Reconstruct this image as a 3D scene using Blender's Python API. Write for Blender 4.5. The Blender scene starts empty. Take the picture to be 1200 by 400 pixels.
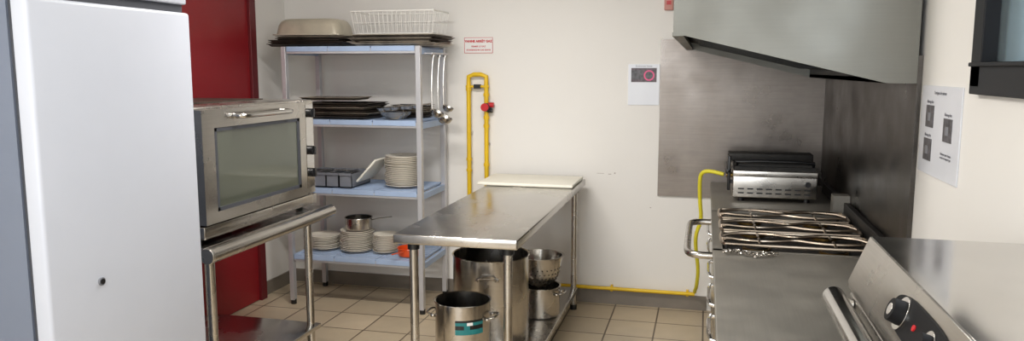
import bpy, bmesh, math, random
from mathutils import Vector, Matrix
random.seed(4)
sc=bpy.context.scene
try:
    sc.view_settings.view_transform='Standard'
except Exception: pass
COL=bpy.context.collection

# ---------------------------------------------------------------- materials
def nmat(name):
    m=bpy.data.materials.new(name); m.use_nodes=True
    nt=m.node_tree; b=nt.nodes['Principled BSDF']
    return m,nt,b
def lin(c):
    return tuple((x/12.92 if x<=.04045 else ((x+.055)/1.055)**2.4) for x in [v/255 for v in c])+(1,)
def plain(name,c,rough=.5,metal=0,var=.0,scale=8,bump=0,spec=None,emit=None):
    m,nt,b=nmat(name); col=lin(c)
    b.inputs['Roughness'].default_value=rough; b.inputs['Metallic'].default_value=metal
    if spec is not None: b.inputs['Specular IOR Level'].default_value=spec
    tc=nt.nodes.new('ShaderNodeTexCoord'); n=nt.nodes.new('ShaderNodeTexNoise')
    n.inputs['Scale'].default_value=scale; n.inputs['Detail'].default_value=4
    nt.links.new(tc.outputs['Object'],n.inputs['Vector'])
    r=nt.nodes.new('ShaderNodeValToRGB')
    r.color_ramp.elements[0].position=.3; r.color_ramp.elements[1].position=.7
    r.color_ramp.elements[0].color=tuple(max(0,x*(1-var)) for x in col[:3])+(1,)
    r.color_ramp.elements[1].color=tuple(min(1,x*(1+var)) for x in col[:3])+(1,)
    nt.links.new(n.outputs['Fac'],r.inputs['Fac']); nt.links.new(r.outputs['Color'],b.inputs['Base Color'])
    if bump:
        bp=nt.nodes.new('ShaderNodeBump'); bp.inputs['Strength'].default_value=bump; bp.inputs['Distance'].default_value=.01
        nt.links.new(n.outputs['Fac'],bp.inputs['Height']); nt.links.new(bp.outputs['Normal'],b.inputs['Normal'])
    if emit:
        b.inputs['Emission Color'].default_value=lin(c); b.inputs['Emission Strength'].default_value=emit
    return m
def steel(name,c,rough=.3,stretch=(1,1,40),var=.12,rv=.12,smudge=.15,metal=1.0):
    m,nt,b=nmat(name); col=lin(c); b.inputs['Metallic'].default_value=metal
    tc=nt.nodes.new('ShaderNodeTexCoord'); mp=nt.nodes.new('ShaderNodeMapping'); mp.inputs['Scale'].default_value=stretch
    nt.links.new(tc.outputs['Object'],mp.inputs['Vector'])
    n=nt.nodes.new('ShaderNodeTexNoise'); n.inputs['Scale'].default_value=6; n.inputs['Detail'].default_value=5
    nt.links.new(mp.outputs['Vector'],n.inputs['Vector'])
    n2=nt.nodes.new('ShaderNodeTexNoise'); n2.inputs['Scale'].default_value=3.5; n2.inputs['Detail'].default_value=5
    nt.links.new(tc.outputs['Object'],n2.inputs['Vector'])
    r=nt.nodes.new('ShaderNodeMapRange'); r.inputs['To Min'].default_value=1-var; r.inputs['To Max'].default_value=1+var
    nt.links.new(n.outputs['Fac'],r.inputs['Value'])
    r2=nt.nodes.new('ShaderNodeMapRange'); r2.inputs['From Min'].default_value=.3; r2.inputs['From Max'].default_value=.7
    r2.inputs['To Min'].default_value=1-smudge; r2.inputs['To Max'].default_value=1+smudge
    nt.links.new(n2.outputs['Fac'],r2.inputs['Value'])
    mu=nt.nodes.new('ShaderNodeMath'); mu.operation='MULTIPLY'
    nt.links.new(r.outputs[0],mu.inputs[0]); nt.links.new(r2.outputs[0],mu.inputs[1])
    vm=nt.nodes.new('ShaderNodeVectorMath'); vm.operation='SCALE'; vm.inputs[0].default_value=col[:3]
    nt.links.new(mu.outputs[0],vm.inputs['Scale']); nt.links.new(vm.outputs[0],b.inputs['Base Color'])
    rr=nt.nodes.new('ShaderNodeMapRange'); rr.inputs['From Min'].default_value=.3; rr.inputs['From Max'].default_value=.7
    rr.inputs['To Min'].default_value=max(.03,rough-rv); rr.inputs['To Max'].default_value=rough+rv
    nt.links.new(n2.outputs['Fac'],rr.inputs['Value']); nt.links.new(rr.outputs[0],b.inputs['Roughness'])
    return m

M={}
M['wall']=plain('wall_paint',(230,227,222),.5,var=.02,scale=1.3)
M['ceil']=plain('ceiling_paint',(235,234,230),.8,var=.02)
M['steel']=steel('steel_bright',(192,188,182),.26)
M['steel_y']=steel('steel_top',(190,186,180),.24,stretch=(40,1,1),rv=.1)
M['steel_hood']=steel('steel_hood',(122,121,115),.48,stretch=(1,1,30),var=.05,smudge=.1)
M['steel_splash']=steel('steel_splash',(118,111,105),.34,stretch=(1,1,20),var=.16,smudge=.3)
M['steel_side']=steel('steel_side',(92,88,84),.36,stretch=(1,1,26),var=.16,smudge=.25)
M['steel_dark']=steel('steel_counter',(142,138,130),.46,stretch=(30,1,1),var=.08,smudge=.16,rv=.08,metal=.62)
M['pot']=steel('pot_steel',(184,179,172),.22,stretch=(1,1,20))
M['gratem']=steel('grate_steel',(186,172,156),.3,stretch=(1,20,1),smudge=.3)
M['polish']=steel('polished_steel',(205,203,200),.13,rv=.06,smudge=.05)
M['filter']=plain('filter_dark',(58,60,60),.5,metal=.6,var=.2)
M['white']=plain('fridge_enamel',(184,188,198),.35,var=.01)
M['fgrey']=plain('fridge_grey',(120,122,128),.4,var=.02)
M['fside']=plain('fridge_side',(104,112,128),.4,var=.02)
M['gasket']=plain('gasket',(60,62,68),.7)
M['black']=plain('black_plastic',(22,22,24),.35,var=.1)
M['blackm']=plain('black_enamel_matt',(16,16,18),.6,spec=.2)
M['iron']=plain('cast_iron',(38,36,34),.55,metal=.4,var=.3,scale=30)
M['tray']=plain('baking_tray_dark',(70,62,55),.42,metal=.6,var=.4,scale=12)
M['tray2']=plain('baking_tray_light',(160,150,136),.4,metal=.6,var=.3,scale=12)
M['red']=plain('red_door_paint',(134,22,30),.4,var=.06,scale=2)
M['redtrim']=plain('red_trim_paint',(98,22,28),.45,var=.06)
M['blue']=plain('blue_plastic',(164,184,214),.45,var=.06)
M['alu']=plain('anodised_aluminium',(202,202,206),.35,metal=.5,var=.05)
M['yellow']=plain('yellow_gas_paint',(226,186,20),.4,var=.08)
M['hose']=plain('yellow_hose',(220,208,50),.5,var=.05)
M['redp']=plain('red_plastic',(190,26,34),.4)
M['brass']=plain('brass',(150,120,70),.35,metal=1)
M['board']=plain('cutting_board_plastic',(236,232,218),.5,var=.03)
M['ceramic']=plain('ceramic_cream',(230,222,206),.25,var=.04,scale=20)
M['gn']=plain('gastronorm_tub',(190,182,164),.35,metal=.35,var=.14)
M['wire']=plain('white_wire',(236,234,228),.4)
M['binm']=plain('grey_bin',(122,125,132),.5,var=.06)
M['orange']=plain('orange_enamel',(222,84,34),.3)
M['paper']=plain('paper',(234,232,230),.7,var=.01)
M['paper2']=plain('laminated_paper',(216,218,224),.25,var=.02)
M['photo']=plain('printed_photo',(74,72,76),.4,var=.75,scale=45)
M['photo2']=plain('printed_photo_b',(84,70,76),.4,var=.6,scale=50)
M['pink']=plain('print_pink',(226,90,140),.5)
M['redink']=plain('red_ink',(196,30,40),.6)
M['ink']=plain('grey_ink',(110,110,116),.6)
M['teal']=plain('teal_label',(30,120,122),.5)
M['frame']=plain('window_frame_black',(26,27,31),.5,var=.08,spec=.3)
M['skirt']=plain('skirting_tile',(120,112,102),.35,var=.12,scale=6)
M['pinkbox']=plain('alarm_box',(200,140,130),.5)
M['scuff']=plain('scuff_mark',(176,168,162),.7)
M['glow']=plain('lamp_diffuser',(255,250,240),.5,emit=2.0)
m,nt,b=nmat('oven_glass'); b.inputs['Base Color'].default_value=lin((72,76,66)); b.inputs['Roughness'].default_value=.07
b.inputs['Specular IOR Level'].default_value=.95; M['oglass']=m
m,nt,b=nmat('window_glass'); b.inputs['Base Color'].default_value=lin((200,215,220)); b.inputs['Roughness'].default_value=.25
b.inputs['Transmission Weight'].default_value=.9; b.inputs['IOR'].default_value=1.1; M['wglass']=m
m,nt,b=nmat('floor_tiles'); tc=nt.nodes.new('ShaderNodeTexCoord'); br=nt.nodes.new('ShaderNodeTexBrick')
br.offset=0; br.squash=1
br.inputs['Scale'].default_value=1; br.inputs['Brick Width'].default_value=.3; br.inputs['Row Height'].default_value=.3
br.inputs['Mortar Size'].default_value=.0055; br.inputs['Mortar Smooth'].default_value=.2; br.inputs['Bias'].default_value=0
br.inputs['Color1'].default_value=lin((198,181,154)); br.inputs['Color2'].default_value=lin((184,168,142)); br.inputs['Mortar'].default_value=lin((98,84,68))
nt.links.new(tc.outputs['Object'],br.inputs['Vector'])
n=nt.nodes.new('ShaderNodeTexNoise'); n.inputs['Scale'].default_value=5; n.inputs['Detail'].default_value=6
nt.links.new(tc.outputs['Object'],n.inputs['Vector'])
mr=nt.nodes.new('ShaderNodeMapRange'); mr.inputs['To Min'].default_value=.8; mr.inputs['To Max'].default_value=1.15; nt.links.new(n.outputs['Fac'],mr.inputs['Value'])
vm=nt.nodes.new('ShaderNodeVectorMath'); vm.operation='SCALE'; nt.links.new(br.outputs['Color'],vm.inputs[0]); nt.links.new(mr.outputs[0],vm.inputs['Scale'])
nt.links.new(vm.outputs[0],b.inputs['Base Color']); b.inputs['Roughness'].default_value=.35
bp=nt.nodes.new('ShaderNodeBump'); bp.inputs['Strength'].default_value=.4; bp.inputs['Distance'].default_value=.003; bp.invert=True
nt.links.new(br.outputs['Fac'],bp.inputs['Height']); nt.links.new(bp.outputs['Normal'],b.inputs['Normal']); M['floor']=m

# ---------------------------------------------------------------- builder
class B:
    def __init__(s): s.bm=bmesh.new(); s.mats=[]
    def mi(s,m):
        if m not in s.mats: s.mats.append(m)
        return s.mats.index(m)
    def _fin(s,faces,m):
        i=s.mi(m)
        for f in faces: f.material_index=i
    def box(s,x0,x1,y0,y1,z0,z1,m,rot=None,bev=0):
        c=Vector(((x0+x1)/2,(y0+y1)/2,(z0+z1)/2))
        mat=Matrix.Translation(c)
        if rot is not None: mat=mat@rot.to_4x4()
        mat=mat@Matrix.Diagonal((abs(x1-x0),abs(y1-y0),abs(z1-z0),1))
        r=bmesh.ops.create_cube(s.bm,size=1,matrix=mat)
        fs=set(f for v in r['verts'] for f in v.link_faces)
        if bev:
            es=set(e for v in r['verts'] for e in v.link_edges)
            i=s.mi(m)
            for f in fs: f.material_index=i
            bmesh.ops.bevel(s.bm,geom=list(es),offset=bev,segments=3,affect='EDGES',profile=.5,material=-1)
        else: s._fin(fs,m)
        return s
    def prism(s,pts,axis,a0,a1,m):
        def mk(p,a):
            l=list(p); l.insert(axis,a); return s.bm.verts.new(l)
        v0=[mk(p,a0) for p in pts]; v1=[mk(p,a1) for p in pts]
        fs=[s.bm.faces.new(v0),s.bm.faces.new(v1[::-1])]
        n=len(pts)
        for i in range(n):
            fs.append(s.bm.faces.new((v0[i],v1[i],v1[(i+1)%n],v0[(i+1)%n])))
        bmesh.ops.recalc_face_normals(s.bm,faces=fs); s._fin(fs,m); return s
    def cyl(s,p0,p1,r,m,seg=20,r2=None):
        p0=Vector(p0);p1=Vector(p1);d=p1-p0
        q=d.to_track_quat('Z','Y').to_matrix().to_4x4()
        mat=Matrix.Translation((p0+p1)/2)@q
        r_=bmesh.ops.create_cone(s.bm,cap_ends=True,segments=seg,radius1=r,radius2=r if r2 is None else r2,depth=d.length,matrix=mat)
        s._fin(set(f for v in r_['verts'] for f in v.link_faces),m); return s
    def lathe(s,prof,c,m,seg=32,tilt=None,sy=1.0,sx=1.0):
        c=Vector(c); rings=[]
        for (r,z) in prof:
            ring=[]
            if r<1e-6:
                p=Vector((0,0,z)); 
                if tilt is not None: p=tilt@p
                ring=[s.bm.verts.new(c+p)]
            else:
                for k in range(seg):
                    a=2*math.pi*k/seg; p=Vector((r*math.cos(a)*sx,r*math.sin(a)*sy,z))
                    if tilt is not None: p=tilt@p
                    ring.append(s.bm.verts.new(c+p))
            rings.append(ring)
        fs=[]
        for a,b2 in zip(rings,rings[1:]):
            if len(a)==1 and len(b2)==1: continue
            for k in range(seg):
                k2=(k+1)%seg
                if len(a)==1: fs.append(s.bm.faces.new((a[0],b2[k],b2[k2])))
                elif len(b2)==1: fs.append(s.bm.faces.new((a[k],b2[0],a[k2])))
                else: fs.append(s.bm.faces.new((a[k],b2[k],b2[k2],a[k2])))
        bmesh.ops.recalc_face_normals(s.bm,faces=fs); s._fin(fs,m); return s
    def tube(s,pts,r,m,seg=10,smooth=0,close=False,flat=1.0):
        pts=[Vector(p) for p in pts]
        for _ in range(smooth):
            new=[] if close else [pts[0]]
            n=len(pts); rng=range(n if close else n-1)
            for i in rng:
                a=pts[i];b2=pts[(i+1)%n]
                new.append(a*.75+b2*.25); new.append(a*.25+b2*.75)
            if not close: new.append(pts[-1])
            pts=new
        n=len(pts); rings=[]; up=None
        for i,p in enumerate(pts):
            if close: t=(pts[(i+1)%n]-pts[i-1]).normalized()
            else: t=(pts[min(i+1,n-1)]-pts[max(i-1,0)]).normalized()
            if up is None:
                up=Vector((0,0,1)) if abs(t.z)<.9 else Vector((1,0,0))
            up=(up-t*up.dot(t)).normalized(); sd=t.cross(up)
            rings.append([s.bm.verts.new(p+up*math.cos(2*math.pi*k/seg)*r*flat+sd*math.sin(2*math.pi*k/seg)*r) for k in range(seg)])
        fs=[]
        pr=list(zip(rings,rings[1:]))
        if close: pr.append((rings[-1],rings[0]))
        for a,b2 in pr:
            for k in range(seg):
                fs.append(s.bm.faces.new((a[k],a[(k+1)%seg],b2[(k+1)%seg],b2[k])))
        if not close:
            fs.append(s.bm.faces.new(rings[0][::-1])); fs.append(s.bm.faces.new(rings[-1]))
        bmesh.ops.recalc_face_normals(s.bm,faces=fs)
        s._fin(fs,m); return s
    def done(s,name,bevel=0):
        me=bpy.data.meshes.new(name)
        co=[v.co for v in s.bm.verts]
        c=Vector([(min(v[i] for v in co)+max(v[i] for v in co))/2 for i in range(3)])
        for v in s.bm.verts: v.co-=c
        for f in s.bm.faces: f.smooth=True
        s.bm.to_mesh(me); s.bm.free()
        for k in s.mats: me.materials.append(M[k])
        me.set_sharp_from_angle(angle=math.radians(38))
        o=bpy.data.objects.new(name,me); COL.objects.link(o)
        o.location=c
        if bevel:
            md=o.modifiers.new('bevel','BEVEL'); md.width=bevel; md.segments=2; md.limit_method='ANGLE'; md.angle_limit=math.radians(50)
        return o
def text(parent,s,size,loc,rot,mat,align='CENTER',name='lettering',bold=0):
    cu=bpy.data.curves.new(name,'FONT'); cu.body=s; cu.size=size; cu.align_x=align; cu.align_y='CENTER'; cu.extrude=.0003; cu.offset=bold
    cu.materials.append(M[mat]); o=bpy.data.objects.new(name,cu); COL.objects.link(o)
    o.parent=parent; o.matrix_parent_inverse=Matrix.Translation(-parent.location)
    o.location=loc; o.rotation_euler=rot; return o
Rz=lambda d: Matrix.Rotation(math.radians(d),3,'Z')
Rx=lambda d: Matrix.Rotation(math.radians(d),3,'X')
Ry=lambda d: Matrix.Rotation(math.radians(d),3,'Y')

XL,XR,YB,YF,ZC=-3.1,.76,5.3,-2.6,2.7
# ---------------------------------------------------------------- room
B().box(XL-.1,XR+.1,YF-.1,YB+.1,-.1,0,'floor').done('floor')
B().box(XL-.1,XR+.1,YF-.1,YB+.1,ZC,ZC+.1,'ceil').done('ceiling')
w=B(); w.box(XL-.1,XR+.1,YB,YB+.1,0,ZC,'wall')
for (x,z,l,h) in ((-.72,.93,.05,.003),(-.64,.925,.02,.005),(-.60,.93,.010,.010),(-.35,.70,.01,.006)):
    w.box(x,x+l,YB-.0006,YB,z,z+h,'scuff')
w.done('wall_back')
B().box(XL-.1,XL,YF,YB,0,ZC,'wall').done('wall_left')
wy0,wy1,wz0,wz1=.9,2.47,1.60,2.4
w=B(); w.box(XR,XR+.1,YF,wy0,0,ZC,'wall').box(XR,XR+.1,wy1,YB,0,ZC,'wall').box(XR,XR+.1,wy0,wy1,0,wz0,'wall').box(XR,XR+.1,wy0,wy1,wz1,ZC,'wall'); w.done('wall_right')
w=B(); w.box(XL-.1,-2.6,YF-.1,YF,0,ZC,'wall').box(.3,XR+.1,YF-.1,YF,0,ZC,'wall').box(-2.6,.3,YF-.1,YF,0,.9,'wall').box(-2.6,.3,YF-.1,YF,2.4,ZC,'wall'); w.done('wall_front')
w=B()
for x in (-2.6,-1.65,-.7,.25): w.box(x,x+.05,YF-.08,YF-.02,.9,2.4,'frame')
w.box(-2.6,.3,YF-.08,YF-.02,.9,.95,'frame').box(-2.6,.3,YF-.08,YF-.02,2.35,2.4,'frame'); w.done('window_2')
w=B(); f=.07
w.box(.735,.80,wy0-.01,wy1+.01,wz0-.02,wz0+f,'frame').box(.735,.80,wy0-.01,wy1+.01,wz1-f,wz1+.01,'frame')
w.box(.735,.80,wy1-f,wy1+.01,wz0,wz1,'frame').box(.735,.80,wy0-.01,wy0+f,wz0,wz1,'frame')
w.box(.742,.785,1.62,1.70,wz0,wz1,'frame')
w.box(.725,.745,wy0,wy1,wz0+f-.012,wz0+f,'frame')
w.box(.775,.782,wy0+f,wy1-f,wz0+f,wz1-f,'wglass'); w.done('window_1',.003)
B().box(XL,XR-.71,YB-.012,YB,0,.10,'skirt').done('baseboard_back')
B().box(XL,XL+.012,4.86,YB-.013,0,.10,'skirt').done('baseboard_left')

XD=XL+.002
d=B(); d.box(XD,XD+.03,3.82,4.76,0.005,2.3,'red').box(XD,XD+.05,4.76,4.83,0,2.36,'redtrim').box(XD,XD+.05,3.75,3.82,0,2.36,'redtrim').box(XD,XD+.05,3.82,4.76,2.3,2.36,'redtrim')
d.cyl((XD+.03,3.95,1.05),(XD+.08,3.95,1.05),.01,'steel').cyl((XD+.08,3.94,1.05),(XD+.08,4.06,1.05),.01,'steel'); d.done('door_1',.003)

for i,(x,y) in enumerate(((-1.3,3.2),(-1.3,.6))):
    l=B(); l.box(x-.65,x+.65,y-.1,y+.1,ZC-.07,ZC-.001,'wall').box(x-.62,x+.62,y-.085,y+.085,ZC-.085,ZC-.07,'glow'); l.done('ceiling_lamp')

# ---------------------------------------------------------------- fridge
fr=B()
fx,fy0,fy1=-1.85,1.79,2.50
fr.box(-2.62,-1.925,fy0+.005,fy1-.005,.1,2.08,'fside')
fr.box(-1.925,-1.91,fy0+.012,fy1-.012,.14,1.86,'gasket')
fr.box(-1.91,fx,fy0,fy1,.13,1.855,'white',bev=.012)
fr.box(-1.925,-1.86,fy0+.002,fy1-.002,1.885,2.08,'white',bev=.006)
fr.box(-1.925,-1.875,fy0+.02,fy1-.01,1.855,1.885,'gasket')
fr.box(-1.86,-1.855,fy0+.25,fy1-.2,1.93,2.02,'black')
for x in (-2.56,-1.98):
    for y in (1.86,2.43): fr.cyl((x,y,0),(x,y,.1),.02,'black')
fr.cyl((fx-.002,1.99,.98),(fx+.006,1.99,.98),.013,'fgrey').cyl((fx,1.99,.98),(fx+.008,1.99,.98),.009,'black')
for z in (.2,.99,1.8): fr.cyl((-1.935,fy1-.03,z),(-1.90,fy1-.03,z),.01,'steel')
fr.done('refrigerator')

# ---------------------------------------------------------------- oven + stand
ov=B(); oy0,oy1,oz0,oz1=2.79,3.78,.925,1.49
ov.box(-2.76,-2.09,oy0,oy1,oz0+.02,oz1,'steel',bev=.008)
ov.box(-2.7,-2.3,oy0+.1,oy1-.1,oz1,oz1+.006,'tray')
ov.box(-2.13,-2.052,oy0+.004,oy1-.004,oz0+.0,oz0+.055,'steel',bev=.006)
ov.box(-2.09,-2.06,3.675,oy1-.002,oz0+.06,oz1-.002,'steel',bev=.004)
ov.box(-2.062,-2.056,3.69,3.765,1.02,1.465,'polish')
dy0,dy1,dz0,dz1=oy0+.012,3.665,oz0+.062,oz1-.01
gy0,gy1,gz0,gz1=2.885,3.605,1.035,1.40
ov.box(-2.09,-2.045,dy0,dy1,dz0,gz0,'steel').box(-2.09,-2.045,dy0,dy1,gz1,dz1,'steel').box(-2.09,-2.045,dy0,gy0,gz0,gz1,'steel').box(-2.09,-2.045,gy1,dy1,gz0,gz1,'steel')
ov.box(-2.08,-2.052,gy0,gy1,gz0,gz1,'oglass')
for (a,b_,c,e) in ((gy0,gy1,gz0,gz0+.016),(gy0,gy1,gz1-.016,gz1),(gy0,gy0+.02,gz0,gz1),(gy1-.02,gy1,gz0,gz1)):
    ov.box(-2.053,-2.047,a,b_,c,e,'gasket')
ov.tube([(-2.045,3.03,1.445),(-2.0,3.04,1.445),(-1.995,3.1,1.445),(-1.995,3.4,1.445),(-2.0,3.46,1.445),(-2.045,3.47,1.445)],.012,'polish',smooth=2)
for z in (1.42,1.22,1.10):
    ov.cyl((-2.057,3.72,z),(-2.03,3.72,z),.024,'black').box(-2.03,-2.022,3.713,3.727,z-.022,z+.022,'black')
for y in (oy0+.06,oy1-.06):
    for x in (-2.7,-2.13): ov.cyl((x,y,.905),(x,y,.945),.02,'black')
ov.done('convection_oven')
st=B()
st.box(-2.78,-2.02,2.74,3.80,.87,.904,'steel')
st.tube([(-1.995,2.72,.875),(-1.995,3.82,.875)],.034,'steel',seg=16)
for (x,y) in ((-2.04,2.80),(-2.04,3.64),(-2.73,2.80),(-2.73,3.64)):
    st.cyl((x,y,.0),(x,y,.87),.021,'steel').cyl((x,y,.0),(x,y,.03),.026,'black')
st.box(-2.76,-2.0,2.77,3.68,.25,.275,'steel',bev=.004)
st.done('oven_stand',.002)

# ---------------------------------------------------------------- rack
rk=B(); rx0,rx1,ry0,ry1=-2.79,-1.82,4.75,5.22
for x in (rx0,rx1):
    for y in (ry0,ry1):
        rk.box(x-.016,x+.016,y-.02,y+.02,.03,1.803,'alu')
        rk.cyl((x,y,0),(x,y,.035),.02,'black')
shelves=[1.79,1.30,.825,.35]
for z in shelves:
    rk.box(rx0+.02,rx1-.02,ry0-.012,ry0+.012,z-.035,z,'alu').box(rx0+.02,rx1-.02,ry1-.012,ry1+.012,z-.035,z,'alu')
    for x in (rx0,rx1): rk.box(x-.013,x+.013,ry0+.02,ry1-.02,z-.04,z+.0,'blue')
    n=3; w_=(rx1-rx0-.04)/n
    for i in range(n):
        x0=rx0+.02+i*w_; 
        rk.box(x0+.003,x0+w_-.003,ry0-.016,ry0+.015,z-.02,z+.014,'blue').box(x0+.003,x0+w_-.003,ry1-.015,ry1+.015,z-.02,z+.014,'blue')
        rk.box(x0+.003,x0+.018,ry0+.01,ry1-.01,z,z+.012,'blue').box(x0+w_-.018,x0+w_-.003,ry0+.01,ry1-.01,z,z+.012,'blue')
        k=11
        for j in range(k):
            y=ry0+.03+(ry1-ry0-.06)*j/(k-1); rk.box(x0+.015,x0+w_-.015,y-.011,y+.011,z+.002,z+.011,'blue')
rk.done('storage_rack',.0015)
ST=[z+.0145 for z in shelves]

def tray(b,cx,cy,z,w,d,h,m,rot=0,t=.003):
    R=Rz(rot)
    def q(x,y,zz): 
        p=R@Vector((x,y,0)); return Vector((cx+p.x,cy+p.y,zz))
    o=[(-w/2,-d/2),(w/2,-d/2),(w/2,d/2),(-w/2,d/2)]
    def ring(off,zz): return [b.bm.verts.new(q(math.copysign(abs(x)+off,x),math.copysign(abs(y)+off,y),zz)) for x,y in o]
    seq=[ring(o_,zz) for o_,zz in ((-.024,z+t),(-.012,z+h),(0,z+h),(0,z+h-.003),(-.009,z+h-.005),(-.024,z))]
    fs=[b.bm.faces.new(seq[0])]
    for a,c in zip(seq,seq[1:]):
        for i in range(4): fs.append(b.bm.faces.new((a[i],a[(i+1)%4],c[(i+1)%4],c[i])))
    fs.append(b.bm.faces.new(seq[-1][::-1]))
    bmesh.ops.recalc_face_normals(b.bm,faces=fs); b._fin(fs,m)
def traystack(name,cx,cy,z,w,d,n,ms,dz=.013,jit=.02,rot=3):
    b=B()
    for i in range(n):
        tray(b,cx+random.uniform(-jit,jit),cy+random.uniform(-jit,jit),z+.001+i*dz,w*random.uniform(.92,1),d*random.uniform(.94,1),.018,random.choice(ms),random.uniform(-rot,rot))
    return b.done(name)
traystack('baking_tray_stack',-2.64,4.97,ST[0],.56,.42,5,['tray','tray2','tray'],jit=.03)
traystack('baking_tray_stack',-2.00,4.96,ST[0],.60,.44,6,['tray','tray','tray2'],dz=.011,jit=.025,rot=4)
g=B(); z0=ST[0]+.078
def rrect(w,d,r,n=6):
    pts=[]
    for (sx,sy,a0) in ((1,1,0),(-1,1,90),(-1,-1,180),(1,-1,270)):
        for k in range(n+1):
            a=math.radians(a0+90*k/n); pts.append((sx*(w/2-r)+r*math.cos(a),sy*(d/2-r)+r*math.sin(a)))
    return pts
def loft(b,c,secs,m,rot=0):
    R=Rz(rot); rings=[]
    for (w,d,r,z) in secs:
        rings.append([b.bm.verts.new(Vector(c)+R@Vector((x,y,z))) for x,y in rrect(w,d,r)])
    n=len(rings[0]); fs=[b.bm.faces.new(rings[0]),b.bm.faces.new(rings[-1])]
    for a,e in zip(rings,rings[1:]):
        for i in range(n): fs.append(b.bm.faces.new((a[i],a[(i+1)%n],e[(i+1)%n],e[i])))
    bmesh.ops.recalc_face_normals(b.bm,faces=fs); b._fin(fs,m)
loft(g,(-2.66,4.95,z0),[(.50,.33,.03,0),(.50,.33,.03,.006),(.47,.30,.05,.008),(.45,.28,.06,.07),(.43,.26,.07,.095),(.39,.22,.07,.11),(.33,.17,.06,.114)],'gn',rot=4)
g.done('gastronorm_tub')
wb=B(); bx0,bx1,by0,by1,bz=-2.33,-1.74,4.83,5.13,ST[0]+.082
H=.15
def rect(z,e): return [(bx0-e,by0-e,z),(bx1+e,by0-e,z),(bx1+e,by1+e,z),(bx0-e,by1+e,z)]
for z,e,r in ((bz+.004,-.02,.003),(bz+H*.5,-.01,.002),(bz+H,.0,.005)): wb.tube(rect(z,e),r,'wire',seg=6,close=True)
for i in range(19):
    t=i/18; x=bx0+.02+(bx1-bx0-.04)*t; xt=bx0+(bx1-bx0)*t
    wb.tube([(xt,by0,bz+H),(x,by0+.02,bz+.004),(x,by1-.02,bz+.004),(xt,by1,bz+H)],.002,'wire',seg=5)
for i in range(9):
    t=i/8; y=by0+.02+(by1-by0-.04)*t; yt=by0+(by1-by0)*t
    wb.tube([(bx0,yt,bz+H),(bx0+.02,y,bz+.004),(bx1-.02,y,bz+.004),(bx1,yt,bz+H)],.002,'wire',seg=5)
wb.done('wire_basket')

# shelf 2
traystack('baking_tray_stack',-2.47,4.97,ST[1],.54,.42,8,['tray','tray','tray2','iron'],dz=.0125,jit=.01,rot=2)
b=B(); zt=ST[1]+.125
tray(b,-2.52,4.96,zt,.42,.30,.02,'tray2',3); b.lathe([(0,0),(.05,.0),(.10,.012),(.11,.016),(.105,.018),(.05,.005),(0,.005)],(-2.52,4.95,zt+.004),'pot'); b.done('baking_tray_small')
traystack('roasting_tray_stack',-2.01,5.12,ST[1],.28,.16,6,['tray2','tray','pot'],dz=.014,jit=.005,rot=1)
b=B()
prof=[(0,0),(.06,0),(.095,.03),(.108,.05),(.111,.05),(.097,.028),(.06,.004),(0,.004)]
b.lathe(prof,(-2.05,4.90,ST[1]+.001),'pot',seg=36); b.done('mixing_bowl')
ut=B()
random.seed(9)
for i in range(6):
    x=-2.14+.05*i; y=4.80+random.uniform(0,.05); z=ST[1]+.068+.004*i
    ut.tube([(x+.04,y+.22,z+.012),(x+.02,y+.1,z+.010),(x+.03,y,z+.006)],.005,'pot',seg=6)
    ut.lathe([(0,-.002),(.022,.004),(.034,.02),(.036,.022),(.033,.018),(.02,.008),(0,.003)],(x+.03,y-.02,z-.012),'pot',seg=18)
ut.done('serving_spoons')
def ladle(name,x,y,ztop,L,r):
    b=B()
    b.tube([(x,y,ztop-.02),(x+.012,y,ztop),(x+.02,y,ztop-.012),(x+.01,y,ztop-.03),(x,y-.004,ztop-L*.5),(x,y,ztop-L)],.0045,'pot',seg=7,smooth=1)
    prof=[(0,-r),(r*.5,-r*.87),(r*.87,-r*.5),(r,0),(r*.96,0),(r*.83,-r*.46),(r*.47,-r*.82),(0,-r*.94)]
    b.lathe(prof,(x+r*.9,y,ztop-L),'pot',tilt=Ry(25)); return b.done(name)
hk=B(); hk.tube([(-1.80,4.80,1.755),(-1.735,4.80,1.755)],.005,'alu').tube([(-1.80,5.0,1.755),(-1.735,5.0,1.755)],.005,'alu').tube([(-1.737,4.78,1.755),(-1.737,5.08,1.755)],.006,'alu'); hk.done('utensil_rail')
ladle('ladle',-1.757,4.82,1.755,.38,.045); ladle('ladle',-1.757,4.94,1.755,.42,.055); ladle('ladle',-1.757,5.05,1.755,.36,.04)

# shelf 3
cb=B()
for i in range(4):
    x0=-2.73+i*.098
    z=ST[2]+.001
    cb.box(x0,x0+.094,4.80,5.10,z,z+.006,'binm')
    for (a,b_,c,e) in ((x0,x0+.005,4.80,5.10),(x0+.089,x0+.094,4.80,5.10),(x0,x0+.094,4.80,4.805),(x0,x0+.094,5.095,5.10)):
        cb.box(a,b_,c,e,z,z+.095,'binm')
    cb.box(x0-.001,x0+.095,4.792,4.802,z+.085,z+.1,'binm')
    for k in range(9):
        xx=x0+random.uniform(.018,.076); cb.tube([(xx,5.08,z+.03+.01*k*.7),(xx+random.uniform(-.008,.008),4.84,z+.07+.006*k)],.0045,'pot' if k%3 else 'black',seg=6,flat=.5)
cb.done('cutlery_bin')
def plate_profile(r,t=.018):
    return [(0,0),(r*.55,0),(r*.62,.002),(r,t),(r,t+.004),(r*.62,.008),(r*.55,.006),(0,.006)]
def plates(name,cx,cy,z,r,n,dz=.0095,jit=.005):
    b=B()
    for i in range(n): b.lathe(plate_profile(r*random.uniform(.94,1.0)),(cx+random.uniform(-jit,jit),cy+random.uniform(-jit,jit),z+.001+i*dz),'ceramic',seg=36)
    return b.done(name)
tb=B(); 
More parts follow.
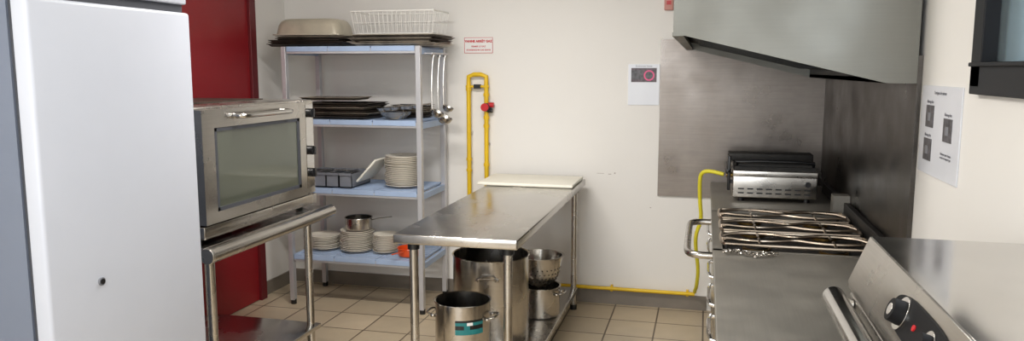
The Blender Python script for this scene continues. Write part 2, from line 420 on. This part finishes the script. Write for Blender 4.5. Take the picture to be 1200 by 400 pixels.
tb.box(-2.262,-2.247,4.84,5.12,ST[2]+.010,ST[2]+.222,'board',rot=Ry(43),bev=.004)
tb.done('chopping_board')
plates('plate_stack',-2.02,4.96,ST[2],.135,22)
# shelf 4
plates('plate_stack',-2.64,4.95,ST[3],.115,10)
plates('plate_stack',-2.385,4.95,ST[3],.12,15)
plates('plate_stack',-2.165,4.95,ST[3],.09,13)
def pan(cx,cy,z,r,h,m='pot',hand=None,loops=True,ang=0,t=.003):
    b=B()
    prof=[(0,0),(r-.012,0),(r-.003,.004),(r,.014),(r,h-.002),(r+.006,h),(r+.004,h+.003),(r-t,h),(r-t,.014),(r-.015,.005),(0,.005)]
    b.lathe(prof,(cx,cy,z),m,seg=48)
    if loops:
        for s_ in (0,180):
            R=Rz(ang+s_); 
            def q(x,y,zz): return Vector((cx,cy,z+zz))+R@Vector((x,y,0))
            w=min(.05,r*.35); e=min(.04,r*.3)
            b.tube([q(r-.002,-w,h*.80),q(r+e*.6,-w,h*.82),q(r+e,-w*.7,h*.83),q(r+e,w*.7,h*.83),q(r+e*.6,w,h*.82),q(r-.002,w,h*.80)],.0055,m,seg=8,smooth=2)
            for sg in (-1,1): 
                b.lathe([(0,-.01),(.012,-.006),(.014,0),(.012,.006),(0,.01)],q(r+.003,sg*w,h*.80),m,seg=10)
    if hand is not None:
        R=Rz(hand)
        def q(x,y,zz): return Vector((cx,cy,z+zz))+R@Vector((x,y,0))
        b.tube([q(r-.001,0,h*.75),q(r+.04,0,h*.85),q(r+.14,0,h*.98)],.008,m,seg=8,flat=.5)
    return b
pan(-2.37,4.95,ST[3]+.001+14*.0095+.024,.095,.085,loops=False,hand=20).done('saucepan')
pan(-1.965,4.90,ST[3]+.001,.082,.055,'orange',loops=False,hand=-100).done('orange_saucepan')

# ---------------------------------------------------------------- table
tx0,tx1,ty0,ty1=-1.375,-.785,3.22,5.21
t=B()
t.box(tx0,tx1,ty0,ty1,.855,.90,'steel_y',bev=.008)
for (x,y) in ((tx0+.075,ty0+.07),(tx1-.06,ty0+.07),(tx0+.075,ty1-.1),(tx1-.06,ty1-.1)):
    t.cyl((x,y,.03),(x,y,.855),.0205,'steel').cyl((x,y,.82),(x,y,.856),.028,'black').cyl((x,y,0),(x,y,.035),.024,'black')
t.box(tx0+.05,tx1-.035,ty0+.06,ty1-.08,.12,.15,'steel',bev=.003)
t.done('stainless_table',.0)
cbd=B(); cbd.box(-1.43,-.80,4.76,5.19,.901,.921,'board',bev=.006); cbd.done('cutting_board')

pan(-1.125,4.0,.151,.21,.49,ang=100).done('stockpot')
b=pan(-1.12,3.47,.151,.135,.385,ang=0)
for k in range(10):
    a0=math.radians(-88+k*6); a1=math.radians(-88+(k+1)*6); r=.1362
    def q(a,z): return b.bm.verts.new((-1.12+r*math.cos(a),3.47+r*math.sin(a),z))
    for (za,zb,mm) in ((.40,.425,'teal'),(.425,.445,'teal' if 2<k<5 else 'black'),(.445,.460,'paper' if 3<k<6 else 'teal'),(.460,.470,'black')):
        f=b.bm.faces.new((q(a0,za),q(a1,za),q(a1,zb),q(a0,zb))); f.material_index=b.mi(mm)
b.done('stockpot')
pan(-.955,4.50,.151,.125,.185,ang=-10).done('casserole_pot')
b=B(); r=.14; cx,cy,z=-.955,4.50,.341
b.lathe([(0,0),(.06,0),(.065,.004),(.09,.02),(.118,.07),(.132,.13),(r,.18),(r+.012,.183),(r+.012,.186),(r-.003,.184),(.128,.13),(.114,.072),(.085,.024),(0,.008)],(cx,cy,z),'pot',seg=48)
for ring,(rr,zz) in enumerate(((.101,.036),(.112,.058),(.121,.084),(.128,.112))):
    for k in range(28):
        a=2*math.pi*(k+.5*(ring%2))/28; d_=Vector((math.cos(a),math.sin(a),-.3)).normalized(); p=Vector((cx+rr*math.cos(a),cy+rr*math.sin(a),z+zz))
        b.cyl(p-d_*.004,p+d_*.003,.004,'black',seg=8)
b.done('colander')

# ---------------------------------------------------------------- gas pipes
gp=B(); py=5.262
gp.tube([(-1.64,py,.12),(-1.64,py,.9),(-1.64,py,1.55),(-1.64,py,1.60),(-1.60,py,1.615),(-1.55,py,1.615),(-1.51,py,1.60),(-1.51,py,1.55),(-1.51,py,1.0),(-1.51,py,.8)],.016,'yellow',seg=12,smooth=0)
gp.tube([(-1.51,py,.82),(-1.515,py,.75),(-1.50,py,.6),(-1.51,py,.12)],.012,'yellow',seg=10)
gp.tube([(-1.66,py,.12),(-.4,py,.12),(-.03,py,.12)],.013,'yellow',seg=10)
for z in (1.5,1.52,1.0,.92): gp.cyl((-1.64,py,z),(-1.64,py,z+.018),.021,'yellow')
for z in (1.46,1.30,1.24,.96): gp.cyl((-1.51,py,z),(-1.51,py,z+.022),.022,'yellow',seg=8)
for x in (-1.2,-.6,-.08): gp.box(x-.008,x+.008,py,5.299,.10,.14,'yellow')
for x,z in ((-1.64,1.2),(-1.51,1.12),(-1.64,.7)): gp.box(x-.02,x+.02,py+.01,5.299,z-.008,z+.008,'steel')
gp.cyl((-1.66,py-.002,1.53),(-1.49,py-.002,1.53),.009,'yellow')
gp.box(-1.60,-1.55,py-.012,py+.012,1.515,1.545,'black')
gp.cyl((-1.51,py-.03,1.385),(-1.51,py+.03,1.385),.03,'gasket').cyl((-1.51,py-.05,1.385),(-1.51,py-.03,1.385),.028,'redp').cyl((-1.51,py,1.40),(-1.455,py,1.40),.018,'redp').cyl((-1.51,py,1.36),(-1.465,py,1.36),.016,'black')
gp.done('gas_pipe')
hs=B()
hs.tube([(.12,4.70,1.03),(.05,4.72,1.045),(.0,4.74,1.04),(-.02,4.76,1.0),(-.015,4.8,.85),(0,4.84,.72),(-.035,4.88,.62),(-.03,4.95,.5),(-.01,5.05,.35),(-.02,5.15,.2),(-.03,5.235,.155),(-.03,5.25,.14)],.012,'hose',seg=10,smooth=2)
hs.done('gas_hose')

# ---------------------------------------------------------------- signs
sg=B(); sg.box(-1.68,-1.47,5.294,5.2995,1.765,1.875,'paper'); 
for (a,b_,c,e) in ((-1.68,-1.47,1.765,1.768),(-1.68,-1.47,1.872,1.875),(-1.68,-1.677,1.765,1.875),(-1.473,-1.47,1.765,1.875)): sg.box(a,b_,5.2935,5.2945,c,e,'redink')
sgo=sg.done('gas_valve_sign')
r90=(math.radians(90),0,0)
text(sgo,'VANNE ARRÊT GAZ',.0225,(-1.575,5.2932,1.848),r90,'redink',bold=.0012)
text(sgo,'FERMER LE GAZ',.015,(-1.575,5.2932,1.812),r90,'redink',bold=.0004)
text(sgo,"D'URGENCE EN CAS GRAVE",.0142,(-1.575,5.2932,1.787),r90,'redink',bold=.0004)
nt_=B(); nt_.box(-.515,-.305,5.294,5.2995,1.41,1.685,'paper2').box(-.495,-.325,5.2925,5.294,1.565,1.66,'photo2').box(-.495,-.42,5.2918,5.2925,1.585,1.645,'photo')
nt_.cyl((-.375,5.2925,1.61),(-.375,5.2917,1.61),.036,'pink').cyl((-.375,5.2917,1.61),(-.375,5.2909,1.61),.026,'photo')
no=nt_.done('instruction_notice')
text(no,'Extinction hotte',.017,(-.41,5.2932,1.672),r90,'ink')
po=B(); po.box(.7545,.7595,2.60,3.045,1.29,1.595,'paper2')
pp=((2.93,1.49),(2.72,1.455),(2.935,1.375))
for (y,z) in pp:
    po.box(.753,.7545,y-.046,y+.046,z-.038,z+.038,'photo').box(.7522,.753,y-.012,y+.018,z-.016,z+.012,'fgrey')
poo=po.done('instruction_poster')
rY=(math.radians(90),0,math.radians(-90))
for (y,z) in pp: text(poo,'Allumage feu',.015,(.7525,y,z+.05),rY,'ink')
text(poo,'Consignes de cuisson',.016,(.7525,2.82,1.572),rY,'ink')
text(poo,'Nettoyer après chaque\nservice et couper le gaz',.012,(.7525,2.72,1.37),rY,'ink')
al=B(); al.box(-.285,-.225,5.27,5.299,2.04,2.14,'pinkbox',bev=.006).box(-.27,-.24,5.267,5.27,2.075,2.1,'redp'); al.done('alarm_box')

# ---------------------------------------------------------------- splashbacks
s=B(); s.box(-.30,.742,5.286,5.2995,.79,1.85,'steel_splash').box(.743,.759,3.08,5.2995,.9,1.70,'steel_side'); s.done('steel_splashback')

# ---------------------------------------------------------------- hood
h=B(); hy0,hy1=3.07,5.28
prof=[(-.13,1.79),(-.13,2.40),(.10,2.66),(.74,2.66),(.74,1.60),(.64,1.60)]
h.prism(prof,1,hy0,hy0+.02,'steel_hood'); h.prism(prof,1,hy1-.02,hy1,'steel_hood')
h.box(-.13,-.11,hy0+.02,hy1-.02,1.79,2.40,'steel_hood')
h.prism([(-.13,2.38),(-.13,2.40),(.10,2.66),(.74,2.66),(.74,2.64),(.11,2.64)],1,hy0+.02,hy1-.02,'steel_hood')
h.prism([(-.11,1.83),(-.11,1.84),(.64,1.66),(.64,1.65)],1,hy0+.02,hy1-.02,'filter')
h.box(.64,.74,hy0+.02,hy1-.02,1.60,1.62,'filter'); h.box(.64,.66,hy0+.02,hy1-.02,1.60,1.66,'filter')
h.box(-.133,-.09,hy0-.002,hy1,1.778,1.792,'steel_hood')
for k in range(24):
    y=hy0+.08+k*.09; h.prism([(-.05,1.805),(-.05,1.825),(.58,1.675),(.58,1.655)],1,y,y+.03,'filter')
h.done('extractor_hood')

# ---------------------------------------------------------------- range line
cx0,cx1=.05,.742
def cabinet(y0,y1,kind):
    b=B()
    b.box(cx0+.04,cx1,y0+.004,y1-.004,.14,.858,'steel')
    if kind=='grate':
        b.box(cx0,cx0+.04,y0,y1,.855,.90,'steel_dark').box(cx1-.04,cx1,y0,y1,.855,.90,'steel_dark').box(cx0,cx1,y0,y0+.02,.855,.90,'steel_dark').box(cx0,cx1,y1-.02,y1,.855,.90,'steel_dark')
        b.box(cx0+.04,cx1-.04,y0+.02,y1-.02,.858,.872,'iron')
        for i in range(3):
            yy=y0+.02+(y1-y0-.04)*(i+.5)/3
            for xx in (.235,.55):
                b.cyl((xx,yy,.872),(xx,yy,.882),.06,'brass').cyl((xx,yy,.882),(xx,yy,.890),.05,'iron')
    else: b.box(cx0,cx1,y0,y1,.855,.90,'steel_dark',bev=.005)
    for x in (cx0+.1,cx1-.06):
        for y in (y0+.07,y1-.07): b.cyl((x,y,0),(x,y,.14),.022,'steel')
    n=max(1,round((y1-y0)/.5)); w=(y1-y0)/n
    for i in range(n):
        a=y0+i*w+.015; c=a+w-.03
        b.box(cx0+.022,cx0+.042,a,c,.18,.70,'steel',bev=.004)
        b.tube([(cx0+.03,a+.06,.63),(cx0-.01,a+.06,.64),(cx0-.01,c-.06,.64),(cx0+.03,c-.06,.63)],.009,'polish',seg=8,smooth=1)
    b.box(cx0+.022,cx0+.042,y0+.01,y1-.01,.72,.85,'steel')
    return b
cabinet(1.0,3.26,'solid').done('steel_counter')
cabinet(3.265,4.20,'grate').done('gas_range')
cabinet(4.205,5.28,'solid').done('steel_cabinet')
rl=B()
rl.tube([(.05,3.36,.85),(-.02,3.36,.85),(-.055,3.40,.85),(-.06,3.5,.85),(-.06,4.0,.85),(-.055,4.08,.85),(-.02,4.12,.85),(.05,4.12,.85)],.016,'steel',smooth=2,seg=12)
rl.done('towel_rail')
def grate(y0,y1):
    b=B(); z=.918; x0,x1=.085,.695; yc=(y0+y1)/2; hw=(y1-y0)/2-.012
    b.tube([(x0,yc-hw*.75,z),(x0+.02,yc-hw,z),(x1-.02,yc-hw,z),(x1,yc-hw*.75,z),(x1,yc+hw*.75,z),(x1-.02,yc+hw,z),(x0+.02,yc+hw,z),(x0,yc+hw*.75,z)],.0075,'gratem',seg=8,close=True,smooth=1)
    for sg in (-1,1):
        pts=[(x0,yc+sg*hw*.2,z)]
        for k in range(1,17):
            t=k/17; x=x0+(x1-x0)*t
            bow=abs(math.sin(t*2*math.pi))**.7
            pts.append((x,yc+sg*hw*(.12+.50*bow),z+.008))
        pts.append((x1,yc+sg*hw*.2,z))
        b.tube(pts,.0075,'gratem',seg=8,smooth=1)
    for xx in (x0+.155,x1-.155):
        for sg in (-1,1): b.tube([(xx,yc+sg*hw,z),(xx,yc+sg*hw*.7,z+.008),(xx,yc+sg*hw*.25,z+.009)],.006,'gratem',seg=8)
    for xx in (x0+.02,x1-.02):
        for yy in (yc-hw,yc+hw): b.cyl((xx,yy,.8735),(xx,yy,z),.006,'iron')
    return b.done('burner_grate')
for i in range(3): grate(3.29+i*.295,3.29+i*.295+.285)
ch=B(); random.seed(3)
for i in range(16):
    for j in range(4):
        cx_=.10+i*.013+random.uniform(-.003,.003); cy_=3.17+j*.014+.02*math.sin(i*.5); zc=.9045+random.uniform(0,.004)
        R=Rx(random.uniform(-25,25))@Ry(random.uniform(-25,25))
        ch.tube([Vector((cx_,cy_,zc+.004))+R@Vector((.009*math.cos(a),.009*math.sin(a),0)) for a in [k*math.pi/4 for k in range(8)]],.0016,'pot',seg=5,close=True)
ch.done('chainmail_scrubber')
u=B(); u.box(.712,.741,3.28,5.0,.901,.965,'iron',bev=.004).box(.66,.741,4.22,4.30,.901,1.0,'steel_dark'); u.done('range_upstand')

# contact grill
cg=B(); a0,a1,b0,b1=.165,.62,4.52,4.95
cg.box(a0,a1,b0,b1,.925,1.075,'steel',bev=.006)
for x in (a0+.05,a1-.05):
    for y in (b0+.05,b1-.05): cg.cyl((x,y,.901),(x,y,.926),.018,'black')
for k in range(8): cg.box(a0+.03+k*.051,a0+.063+k*.051,b0-.002,b0+.002,.972,.98,'black')
for k in range(8): cg.box(a0+.03+k*.051,a0+.063+k*.051,b0-.002,b0+.002,.948,.956,'black')
cg.box(a0-.0,a1+.0,b0-.006,b0+.03,1.045,1.08,'steel',bev=.004)
cg.box(a0+.01,a1-.01,b0+.03,b1-.02,1.075,1.10,'iron')
for k in range(11): cg.box(a0+.02,a1-.02,b0+.05+k*.033,b0+.062+k*.033,1.10,1.112,'iron')
cg.box(a0-.02,a1+.01,b1-.14,b1-.01,1.10,1.15,'iron',bev=.008)
cg.box(a0-.04,a0-.008,b0+.02,b1-.02,1.055,1.085,'black',bev=.008)
cg.box(a0-.03,a0-.012,b0+.02,b0+.06,.96,1.16,'black',bev=.005)
cg.box(a0-.03,a0,b0+.03,b0+.05,1.0,1.02,'black')
cg.tube([(a0+.02,b0+.04,1.11),(a0+.02,b0+.0,1.135),(a1-.02,b0+.0,1.135),(a1-.02,b0+.04,1.11)],.009,'black',smooth=1)
cg.cyl((a0-.032,4.70,1.03),(a0,4.70,1.03),.015,'brass')
cg.cyl((a1-.05,b0-.012,1.01),(a1-.05,b0,1.01),.016,'black')
cg.done('contact_grill')

# ---------------------------------------------------------------- near countertop oven
ap=B(); y0,y1=1.15,1.97
ap.prism([(.40,.93),(.40,1.12),(.352,1.125),(.352,1.14),(.395,1.25),(.725,1.25),(.725,.93)],1,y0,y1,'steel')
ap.box(.398,.722,y0+.004,y1-.004,1.2495,1.252,'polish')
ap.box(.355,.40,y0+.01,y1-.01,.94,1.115,'steel',bev=.006)
ap.tube([(.355,1.90,1.10),(.325,1.905,1.10)],.012,'steel').tube([(.355,1.22,1.10),(.325,1.215,1.10)],.012,'steel')
ap.tube([(.318,1.16,1.10),(.318,1.95,1.10)],.027,'polish',seg=20)
nrm=Vector((-.11,0,.043)).normalized(); tv=Vector((.043,0,.11)).normalized()
pm=Vector((.3735,0,1.195))
pc=pm+Vector((0,1.43,0)); pts=[]
for k in range(40):
    a=2*math.pi*k/40; yy=.17*math.copysign(abs(math.cos(a))**.6,math.cos(a)); tt=.036*math.copysign(abs(math.sin(a))**.8,math.sin(a))
    pts.append(pc+Vector((0,yy,0))+tv*tt)
lo=[ap.bm.verts.new(p-nrm*.004) for p in pts]; hi=[ap.bm.verts.new(p+nrm*.004) for p in pts]
fs=[ap.bm.faces.new(hi),ap.bm.faces.new(lo[::-1])]+[ap.bm.faces.new((lo[k],lo[(k+1)%40],hi[(k+1)%40],hi[k])) for k in range(40)]
bmesh.ops.recalc_face_normals(ap.bm,faces=fs); ap._fin(fs,'blackm')
p=pm+Vector((0,1.525,0)); ap.cyl(p,p+nrm*.008,.033,'polish',seg=32); ap.cyl(p,p+nrm*.028,.025,'blackm',seg=32,r2=.022); ap.cyl(p+nrm*.028,p+nrm*.029,.012,'polish',seg=24)
p=pm+Vector((0,1.35,0)); ap.cyl(p,p+nrm*.008,.026,'polish',seg=32); ap.cyl(p,p+nrm*.022,.019,'blackm',seg=32,r2=.017)
p=pm+Vector((0,1.44,0)); ap.cyl(p,p+nrm*.007,.006,'redp',seg=16)
for x in (.43,.69):
    for y in (y0+.06,y1-.06): ap.cyl((x,y,.901),(x,y,.932),.02,'black')
ap.done('countertop_oven',.002)

# ---------------------------------------------------------------- lights
def area(name,loc,rot,sx,sy,p,col):
    l=bpy.data.lights.new(name,'AREA'); l.shape='RECTANGLE'; l.size=sx; l.size_y=sy; l.energy=p; l.color=col
    o=bpy.data.objects.new(name,l); COL.objects.link(o); o.location=loc; o.rotation_euler=[math.radians(a) for a in rot]; return o
area('ceiling_light_a',(-1.3,3.2,ZC-.1),(0,0,0),1.2,.2,54,(1,.965,.925))
area('ceiling_light_b',(-1.3,.6,ZC-.1),(0,0,0),1.2,.2,38,(1,.97,.93))
area('daylight_front',(-1.15,YF+.02,1.65),(90,0,0),2.8,1.4,95,(.93,.965,1))
area('daylight_right',(.72,1.68,2.0),(0,90,0),.6,1.4,14,(.88,.94,1))
wd=bpy.data.worlds.new('world'); sc.world=wd; wd.use_nodes=True
bg=wd.node_tree.nodes['Background']; bg.inputs['Color'].default_value=(.40,.48,.54,1); bg.inputs['Strength'].default_value=1.0

cam=bpy.data.cameras.new('camera'); co=bpy.data.objects.new('camera',cam); COL.objects.link(co)
cam.lens=27; co.location=(0,0,1.65); co.rotation_euler=(math.radians(82.5),0,math.radians(14.1)); cam.clip_start=.05
sc.camera=co
